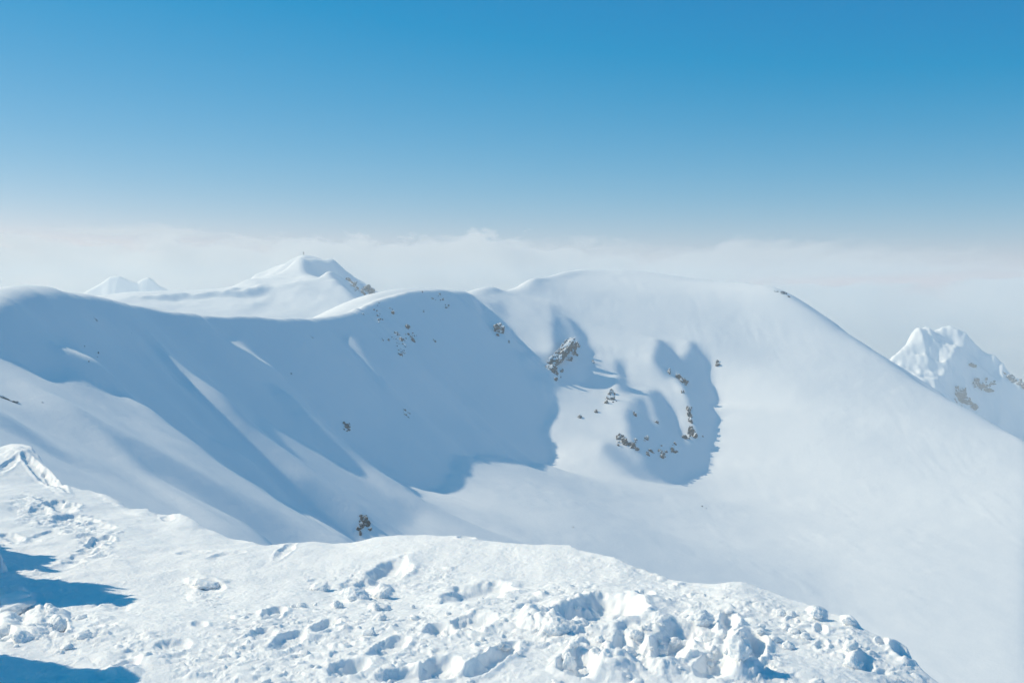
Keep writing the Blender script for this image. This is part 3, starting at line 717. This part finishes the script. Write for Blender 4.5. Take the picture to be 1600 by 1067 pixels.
def finish(bm, name, mat, origin, smooth):
    me = bpy.data.meshes.new(name)
    for v in bm.verts: v.co -= origin
    for f in bm.faces: f.smooth = smooth
    bm.to_mesh(me); bm.free(); me.materials.append(mat)
    o = bpy.data.objects.new(name, me); o.location = origin; COL.objects.link(o)
    return o

SURF = {'M': (hM, xsM, ysM), 'H': (h5, xs5, ys5), 'P': (h6, xs6, ys6)}
rock_seed = [100]
def rock(label, pieces, on='M', name='rock', cat='rock', group=None, proud=.5):
    bm = bmesh.new(); origin = None; cs, ns = [], []
    for pc in pieces:
        u, v, w_, h_ = pc[:4]
        q = hit(u, v, *SURF[on])
        if q is None: continue
        c, n, Y = q; rock_seed[0] += 1
        hw, hh = .5 * w_ * Y / F, .5 * h_ * Y / F
        # across the slope, up the slope as the camera sees it, out of the slope
        s = Vector((0, 0, 1)).cross(n); s = s.normalized() if s.length > .05 else Vector((1, 0, 0))
        rgt = Vector((1, 0, 0)); rgt = (rgt - n * rgt.dot(n)).normalized(); upv = (n.cross(rgt) + Vector((0, 0, .9))).normalized()
        view = (c - Vector((0, 0, 0))).normalized()
        fore = max(.35, abs(upv.dot(Vector((0, view.z, -view.y)).normalized())) if True else 1)
        big = max(w_, h_)
        t = min(hw, hh) * (.75 if big < 14 else .6)
        a = random.Random(rock_seed[0]).uniform(-.3, .3)
        if len(pc) > 4: a = math.radians(pc[4])
        ax = (rgt * math.cos(a) + upv * math.sin(a) / fore) * hw * 1.15; ay = (upv * math.cos(a) / fore - rgt * math.sin(a)) * hh * 1.15
        blob(bm, c + n * t * (proud - .42), (ax, ay, n * t * 1.25), 4 if big > 16 else (3 if big > 6 else 2), rock_seed[0], 12 if big > 10 else 8, .42)
        cs.append((c, max(hw, hh))); ns.append(n)
        if origin is None: origin = c.copy()
    if origin is None: bm.free(); print('no ground for', label); return None
    if len(cs) > 1:                                   # the bedrock under the snow that joins the showing heads
        n = sum(ns, Vector()).normalized(); mid_ = sum((c for c, r in cs), Vector()) / len(cs)
        ext = max((c - mid_).length for c, r in cs) + .5
        low = min((c - mid_).dot(n) for c, r in cs)
        s = Vector((1, 0, 0)); s = (s - n * s.dot(n)).normalized(); t = n.cross(s)
        ea = max(abs((c - mid_).dot(s)) for c, r in cs) + .5; eb = max(abs((c - mid_).dot(t)) for c, r in cs) + .5
        blob(bm, mid_ + n * (low - .25 * ext - .8), (s * ea, t * eb, n * (.2 * ext + .3)), 3, rock_seed[0], 4, .05, .9, 1.0)
    o = finish(bm, name, MAT_ROCK, origin, False)
    o['label'] = label; o['category'] = cat
    if group: o['group'] = group
    return o
def scatter(u, v, w_, h_, n, smin, smax, seed):
    r = random.Random(seed); out = []
    for _ in range(n):
        a = r.uniform(0, 6.283); d = r.random() ** .6
        z = r.uniform(smin, smax); out.append((u + .5 * w_ * d * math.cos(a), v + .5 * h_ * d * math.sin(a), z * r.uniform(.8, 1.5), z))
    return out
GW, GD = 'rocks showing through the shaded wall', 'rocks on the sunlit dome'
rock('largest dark rock cluster in the middle of the shaded wall', [(619, 522, 10, 8), (626, 532, 7, 8), (612, 528, 7, 5), (632, 541, 6, 6), (622, 537, 5, 6), (606, 531, 4, 3), (597, 531, 5, 4)] + scatter(618, 530, 34, 22, 10, 1.5, 3.5, 1), name='rock_outcrop', cat='rock outcrop', group=GW)
rock('loose scatter of rocks beside the largest cluster on the shaded wall', [(645, 533, 7, 6), (642, 526, 5, 5), (638, 523, 4, 4)] + scatter(640, 527, 22, 18, 7, 1.5, 3, 2), name='rock_outcrop', cat='rock outcrop', group=GW)
rock('ragged rock knot just below the largest cluster on the shaded wall', [(624, 554, 6, 7), (631, 552, 6, 6), (628, 548, 5, 4)] + scatter(628, 552, 18, 14, 8, 1.5, 3, 3), name='rock_outcrop', cat='rock outcrop', group=GW)
rock('single brown boulder just above the largest cluster on the shaded wall', [(637, 512, 7, 7)], group=GW)
rock('brown rock under the crest, between two strings of dark specks', [(614, 490, 5, 6), (609, 482, 4, 2), (613, 484, 3, 2)], group=GW)
rock('string of small dark rocks running down below the crest of the shaded ridge', [(590, 494, 3, 5), (591, 500, 4, 4), (592, 504, 3, 3), (598, 500, 3, 2)] + scatter(592, 497, 8, 16, 5, 1, 2.4, 4), group=GW)
rock('pair of dark stones under the crest, left of the string of rocks', [(584, 485, 3, 4), (589, 486, 2.5, 3)], group=GW)
rock('small rock farthest left under the rising crest', [(567, 491, 3, 4)] + scatter(567, 493, 5, 7, 3, 1, 1.8, 5), group=GW)
rock('tiny rock closest to the crest where it rises', [(592, 474, 3, 3), (590, 478, 2, 2)], group=GW)
rock('group of three small rocks just under the rounded crest top', [(687, 460, 4, 3), (692, 469, 3.5, 3), (676, 467, 4, 3)] + scatter(686, 466, 18, 10, 5, 1, 2, 6), group=GW)
rock('small rock patch lower right of the three rocks under the crest top', [(697, 481, 3, 3), (701, 478, 3, 3)] + scatter(699, 480, 9, 10, 6, 1, 2.4, 7), group=GW)
rock('lone dark stone below the rounded crest top', [(662, 487, 2.5, 4)], group=GW)
rock('tiny stone right under the rim of the rounded crest top', [(660, 457, 2, 3)], group=GW)
rock('small reddish stone low on the right of the shaded wall', [(680, 534, 3, 4), (677, 531, 2, 2)], group=GW)
rock('dark rock cluster low on the shaded wall, above the long lit rib', [(537, 661, 6, 5), (542, 667, 8, 8), (545, 671, 5, 5)] + scatter(541, 665, 16, 18, 10, 1.5, 3.4, 8), name='rock_outcrop', cat='rock outcrop', group=GW)
rock('thin slanting rock streaks low in the middle of the shaded wall', [(632, 641, 7, 3), (639, 646, 6, 3), (633, 648, 6, 3), (638, 652, 4, 3)] + scatter(635, 646, 14, 16, 5, 1, 2.4, 9), name='rock_outcrop', cat='rock outcrop', group=GW)
rock('dark craggy rock at the foot of the lit rib, just over the foreground edge', [(570, 812, 12, 14), (575, 819, 8, 14), (566, 808, 8, 6), (566, 821, 8, 8), (560, 827, 8, 6), (563, 834, 5, 8), (578, 828, 5, 8)] + scatter(568, 820, 22, 34, 8, 2, 4, 10), name='rock_outcrop', cat='rock outcrop', group=GW, proud=.8)
rock('small dark rock high on the left part of the shaded ridge', [(147, 499, 5, 4), (151, 501, 4, 3)], group=GW)
rock('faint pair of tiny stones right of the high left rock', [(200, 516, 2, 2), (205, 521, 3, 2)], group=GW)
rock('sprinkle of dark stones beside the pale lit patch on the left', [(153, 552, 3, 3), (152, 558, 2, 2), (132, 541, 2, 2), (139, 565, 2, 2)], group=GW)
rock('lone round stone under the low saddle of the shaded ridge', [(487, 527, 5, 4)], group=GW)
rock('tiny dark stone below the saddle of the shaded ridge', [(455, 584, 3, 3)], group=GW)
rock('snow-crusted rock band on the lit slope at the left edge', [(10, 624, 22, 5), (24, 630, 14, 5), (66, 630, 5, 3)], name='rock_outcrop', cat='rock outcrop')
# the dome
rock('round boulder with a snow cap on the rib beside the shaded wall', [(779, 517, 17, 17), (778, 525, 6, 5)], name='boulder', cat='boulder', group=GD, proud=.9)
rock('small dark rock just below the snow-capped boulder', [(795, 535, 4, 6)], group=GD)
rock('largest snow-plastered rock slab, beside the dark notch of the dome', [(872, 562, 30, 66, -34), (890, 545, 20, 34, -20), (862, 580, 22, 30, -30), (902, 541, 8, 15, -10), (898, 553, 9, 10), (890, 563, 6, 10, -30), (878, 580, 6, 16, -35), (868, 594, 5, 10, -30)] + scatter(884, 556, 22, 34, 8, 2, 4.5, 11), name='rock_outcrop', cat='rock outcrop', group=GD, proud=.5)
rock('small grey rock right of the large snow-plastered slab', [(927, 567, 5, 11)], group=GD)
rock('craggy triangular rock at the top of the lit lump', [(952, 624, 16, 18), (957, 616, 10, 16), (948, 630, 10, 8)] + scatter(954, 624, 22, 20, 5, 2, 5, 12), name='rock_outcrop', cat='rock outcrop', group=GD, proud=.75)
rock('small pointed rock below the craggy triangular rock', [(932, 644, 6, 8)], group=GD)
rock('tiny rock with a snow hat, lowest left of the triangular rock', [(907, 652, 7, 5)], group=GD)
rock('round dark rock inside the upper shade of the hollow', [(1067, 597, 14, 14), (1060, 590, 8, 8)], name='boulder', cat='boulder', group=GD, proud=.95)
rock('narrow upright rock left of the round dark rock in the hollow', [(1045, 582, 6, 12)], group=GD, proud=.7)
rock('small rock under the round dark rock in the hollow', [(1067, 613, 5, 8)], group=GD)
rock('broken rock rib along the right rim of the hollow', [(1076, 640, 7, 10), (1078, 650, 7, 12), (1080, 660, 7, 10)] + scatter(1078, 648, 8, 26, 6, 2, 4, 13), name='rock_outcrop', cat='rock outcrop', group=GD, proud=.8)
rock('brown rock block at the lower end of the rock rib', [(1080, 675, 16, 16), (1086, 682, 8, 10), (1069, 684, 8, 7)] + scatter(1079, 678, 20, 18, 5, 2, 4, 14), name='rock_outcrop', cat='rock outcrop', group=GD, proud=.8)
rock('small stone right of the brown rock block', [(1098, 682, 3, 3)], group=GD)
rock('small grey rock at the tip of the short left flute', [(992, 649, 6, 6), (990, 645, 4, 4)], group=GD)
rock('thin rock at the tip of the middle flute', [(1026, 660, 6, 7)], group=GD)
rock('wide broken rock band at the lower left lip of the hollow', [(968, 684, 14, 12), (976, 692, 16, 12), (988, 697, 12, 11), (996, 703, 8, 6)] + scatter(982, 694, 36, 18, 14, 2, 5, 15), name='rock_outcrop', cat='rock outcrop', group=GD, proud=.75)
rock('faint snow-dusted rock above the gap in the hollow lip', [(1010, 686, 8, 8)] + scatter(1010, 686, 10, 12, 4, 1.5, 3, 16), group=GD)
rock('slanting rock knot at the bottom left of the hollow centre', [(1018, 706, 12, 6), (1013, 711, 7, 5)] + scatter(1017, 707, 16, 10, 6, 1.5, 3, 17), name='rock_outcrop', cat='rock outcrop', group=GD)
rock('rust-tinted rock knot lowest in the hollow', [(1034, 708, 12, 8), (1034, 715, 7, 7), (1040, 706, 6, 5)] + scatter(1036, 705, 16, 22, 8, 1.5, 3.4, 18), name='rock_outcrop', cat='rock outcrop', group=GD)
rock('rock knot right of the lowest one in the hollow', [(1052, 704, 12, 9), (1055, 694, 5, 6)] + scatter(1054, 702, 14, 16, 7, 1.5, 3, 19), name='rock_outcrop', cat='rock outcrop', group=GD)
rock('star-shaped little rock alone on the smooth slope right of the hollow', [(1122, 571, 8, 5), (1121, 566, 4, 7)], group=GD)
rock('dark stones in the small dimple on the valley floor', [(1097, 791, 3, 3), (1103, 794, 2, 2)])
rock('single speck-like stone on the valley floor near the foreground edge', [(896, 824, 3, 3)])
rock('thin dark rock on the right skyline of the dome', [(1224, 459, 9, 4), (1213, 456, 6, 3), (1232, 464, 5, 3)], group=GD, proud=1.0)
# far summits
rock('brown rock head on the far hill beside the near crest', [(573, 452, 12, 12), (579, 459, 12, 12), (566, 458, 10, 10)] + scatter(575, 456, 20, 18, 5, 2, 4, 20), on='H', name='rock_outcrop', cat='rock outcrop', proud=.85)
rock('grey snow-dusted crags left of the brown rock head on the far hill', [(557, 452, 8, 10), (552, 444, 10, 8), (545, 438, 10, 6)] + scatter(552, 446, 22, 20, 8, 2, 4, 21), on='H', name='rock_outcrop', cat='rock outcrop')
rock('dark crags along the right shoulder of the far right peak', [(1566, 584, 12, 8), (1578, 592, 14, 10), (1592, 600, 14, 9), (1601, 604, 10, 8)] + scatter(1582, 596, 34, 10, 8, 2, 4, 22), on='P', name='rock_outcrop', cat='rock outcrop', proud=.8)
rock('broken grey crags on the face of the far right peak', [(1534, 602, 16, 10), (1546, 611, 16, 11), (1525, 593, 11, 7), (1520, 570, 12, 6), (1552, 600, 9, 6)] + scatter(1538, 602, 36, 26, 16, 2, 4.5, 23), on='P', name='rock_outcrop', cat='rock outcrop')
rock('dark rock tower low on the far right peak, touching the near skyline', [(1500, 620, 18, 22), (1511, 629, 16, 15), (1522, 637, 12, 10), (1495, 605, 8, 8)] + scatter(1508, 626, 34, 18, 12, 2, 5, 24), on='P', name='rock_outcrop', cat='rock outcrop', proud=.8)

# marker on the far summit
MAT_WOOD, nt_, out_ = new_mat('weathered_wood')
b_ = N(nt_, 'ShaderNodeBsdfPrincipled'); b_.inputs['Roughness'].default_value = .8
wv = N(nt_, 'ShaderNodeTexNoise'); wv.inputs['Scale'].default_value = 6.0
rp = N(nt_, 'ShaderNodeValToRGB'); rp.color_ramp.elements[0].color = (.07, .06, .055, 1); rp.color_ramp.elements[1].color = (.16, .13, .11, 1)
nt_.links.new(wv.outputs['Fac'], rp.inputs['Fac']); nt_.links.new(rp.outputs[0], b_.inputs['Base Color']); nt_.links.new(b_.outputs[0], out_.inputs['Surface'])
cx_, cy_, cz_ = P(474.5, 398, 1722)
zt = float(bilin(h5, np.array((cx_ - xs5[0]) / (xs5[1] - xs5[0])), np.array((cy_ - ys5[0]) / (ys5[1] - ys5[0]))))
cross = bpy.data.objects.new('summit_cross', None); COL.objects.link(cross); cross.location = (cx_, cy_, zt - .6)
cross['label'] = 'tiny dark summit marker standing on the top of the far hill'; cross['category'] = 'summit cross'
def beam(name, sx, sy, sz, z):
    bm = bmesh.new(); bmesh.ops.create_cube(bm, size=1)
    for v in bm.verts: v.co = Vector((v.co.x * sx, v.co.y * sy, v.co.z * sz + z))
    bmesh.ops.bevel(bm, geom=bm.edges[:], offset=.06, segments=2, affect='EDGES')
    me = bpy.data.meshes.new(name); bm.to_mesh(me); bm.free(); me.materials.append(MAT_WOOD)
    o = bpy.data.objects.new(name, me); COL.objects.link(o); o.parent = cross
beam('post', .7, .7, 5.2, 2.6); beam('crossbar', 2.6, .5, .6, 3.9)
# loose blocks of snow lying on the slope
def fg_point(u, v):
    j = int(np.argmin(np.abs(uc - u)))
    _, vcol = proj(XX[:, j], YY[:, j], Z[:, j])
    k = int(np.argmin(np.where(past[:, j] < .1, np.abs(vcol - v), 1e9)))
    return Vector((XX[k, j], YY[k, j], Z[k, j]))
def chunk(u, v, w_, h_, label, group=None, seed=0, soft=.5, sub=5):
    c = fg_point(u, v + h_ * .4); r = .5 * w_ * c.y / F; hz = .38 * h_ * c.y / F
    rr = random.Random(seed + 900); a = rr.uniform(0, 3.14)
    bm = bmesh.new()
    blob(bm, c + Vector((0, 0, hz * .45)), (Vector((math.cos(a), math.sin(a), .15)) * r, Vector((-math.sin(a), math.cos(a), .1)) * r * rr.uniform(.75, 1.0), Vector((0, 0, hz * 1.15))), sub, seed + 900, 7, .26, .6, .95, 1.9)
    o = finish(bm, 'snow_chunk', MAT_NEAR, c, True); o['label'] = label; o['category'] = 'snow chunk'
    if group: o['group'] = group
    return o
GC = 'loose snow chunks on the trampled slope'
for i, t in enumerate([
    (1337, 1031, 30, 26, 'rounded snow chunk alone near the right edge of the slope, throwing a short shade'),
    (1277, 953, 26, 20, 'smooth pale snow block on the right-hand crest of the slope'),
    (1328, 968, 22, 15, 'small snow block with a dark side on the crest, right of the smooth pale one'),
    (500, 913, 30, 16, 'rounded snow chunk sitting left of the long footprint hole'),
    (526, 941, 20, 13, 'small snow chunk below the rounded one left of the footprint hole'),
    (557, 924, 44, 28, 'big round snow lump rolled out of the long footprint hole'),
    (597, 922, 30, 22, 'lumpy snow chunk at the right rim of the footprint hole'),
    (586, 945, 18, 13, 'small snow chunk in front of the footprint hole'),
    (470, 943, 16, 11, 'little snow chunk between two shallow scrapes on the left'),
    (890, 1028, 24, 40, 'upright snow block in the middle of the churned heap'),
    (1156, 1004, 44, 52, 'tall pointed snow block at the right of the churned heap'),
    (868, 976, 40, 24, 'pale snow lump below the wide scarp, at its left end'),
    (995, 985, 24, 22, 'round snow ball below the right end of the wide scarp'),
    (1095, 962, 40, 26, 'broad snow lump on top of the churned heap'),
    (14, 938, 84, 30, 'large smooth snow block at the left edge, below the blue shade'),
    (88, 972, 34, 24, 'broken snow chunk right of the large smooth block'),
    (30, 992, 40, 22, 'crumbly snow chunk in front of the large smooth block'),
    (322, 908, 52, 16, 'overhanging flake of wind crust alone in the smooth snow on the left'),
]): chunk(*t, GC, i)
rs = random.Random(77); made = 0
while made < 76:
    if made < 34: u, v = rs.gauss(1000, 130), rs.gauss(1000, 32)
    elif made < 54: u, v = rs.gauss(1240, 80), rs.gauss(990, 26)
    elif made < 64: u, v = rs.gauss(60, 50), rs.gauss(985, 18)
    else: u, v = rs.gauss(620, 160), rs.gauss(970, 40)
    lim = np.interp(u, ct[:, 0], ct[:, 1]) + 14
    if v < lim or v > 1064 or u < 0: continue
    s = 7 + 16 * rs.random() ** 2.2
    chunk(u, v, s * rs.uniform(1, 1.5), s * .8, 'small crumbled snow chunk among others on the trampled slope', GC + ', small', 100 + made, sub=4 if s > 12 else 3); made += 1
# ================================================================== light, sky, camera
sun = bpy.data.lights.new('sun', 'SUN'); sun.energy = 4.15; sun.angle = math.radians(0.53); sun.color = (1.0, 0.86, 0.63)
so = bpy.data.objects.new('sun', sun); COL.objects.link(so)
so.rotation_euler = (math.radians(90 - SUN_EL), 0, math.radians(SUN_AZ + 180))
w = bpy.data.worlds.new('World'); SC.world = w; w.use_nodes = True
nt = w.node_tree; nt.nodes.clear()
sky = nt.nodes.new('ShaderNodeTexSky'); sky.sky_type = 'NISHITA'; sky.sun_disc = False
sky.sun_elevation = elr; sky.sun_rotation = -azr
sky.altitude = 2500; sky.air_density = 1.0; sky.dust_density = 0.35; sky.ozone_density = 2.5
ZEN = (.7, 1.80, 1.14, 1)  # added fill: unseen upper sky boosted in green and blue to lighten shaded snow
SKYC = [(1.5, 0.375, -0.93), (0.92, 0.80, 0.0), (0.54, 1.92, 0.0)]
bg = nt.nodes.new('ShaderNodeBackground'); bg.inputs['Strength'].default_value = 0.12
wo = nt.nodes.new('ShaderNodeOutputWorld')
# the photograph's deep cyan-blue winter sky: red falls off faster with height than in a plain clear sky
spl = nt.nodes.new('ShaderNodeSeparateColor'); cmb = nt.nodes.new('ShaderNodeCombineColor'); nt.links.new(sky.outputs[0], spl.inputs[0])
for ch, (pw, kk, ad) in enumerate(SKYC):
    pn = nt.nodes.new('ShaderNodeMath'); pn.operation = 'POWER'; pn.inputs[1].default_value = pw; nt.links.new(spl.outputs[ch], pn.inputs[0])
    mn = nt.nodes.new('ShaderNodeMath'); mn.operation = 'MULTIPLY_ADD'; mn.inputs[1].default_value = kk; mn.inputs[2].default_value = ad; nt.links.new(pn.outputs[0], mn.inputs[0])
    mm = nt.nodes.new('ShaderNodeMath'); mm.operation = 'MAXIMUM'; mm.inputs[1].default_value = 0.08; nt.links.new(mn.outputs[0], mm.inputs[0]); nt.links.new(mm.outputs[0], cmb.inputs[ch])
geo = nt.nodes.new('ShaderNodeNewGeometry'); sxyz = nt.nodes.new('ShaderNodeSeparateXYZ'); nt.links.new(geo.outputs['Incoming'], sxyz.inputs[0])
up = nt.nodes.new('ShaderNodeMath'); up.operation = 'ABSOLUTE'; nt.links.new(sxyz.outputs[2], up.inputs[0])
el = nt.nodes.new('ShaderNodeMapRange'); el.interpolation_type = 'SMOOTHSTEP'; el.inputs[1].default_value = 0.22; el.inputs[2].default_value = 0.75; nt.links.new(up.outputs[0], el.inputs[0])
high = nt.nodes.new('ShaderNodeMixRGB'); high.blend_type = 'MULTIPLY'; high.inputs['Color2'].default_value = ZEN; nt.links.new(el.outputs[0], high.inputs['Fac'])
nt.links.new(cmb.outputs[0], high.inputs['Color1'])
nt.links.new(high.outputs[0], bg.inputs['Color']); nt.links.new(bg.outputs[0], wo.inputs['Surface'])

cam = bpy.data.cameras.new('camera'); cam.sensor_width = 36.0; cam.lens = 36.0 * F / 1600.0; cam.clip_start = 0.05; cam.clip_end = 60000
co = bpy.data.objects.new('camera', cam); COL.objects.link(co); co.location = (0, 0, 0)
co.rotation_euler = (math.radians(90) - PITCH, 0, 0)
SC.camera = co
SC.view_settings.view_transform = 'Standard'; SC.view_settings.look = 'None'; SC.view_settings.exposure = 0.0; SC.view_settings.gamma = 1.0
cy = SC.cycles
cy.max_bounces = 12; cy.diffuse_bounces = 8; cy.glossy_bounces = 2; cy.volume_bounces = 8; cy.transparent_max_bounces = 16
cy.sample_clamp_indirect = 8.0
try:
    cy.use_denoising = True; cy.denoiser = 'OPENIMAGEDENOISE'
except Exception: pass
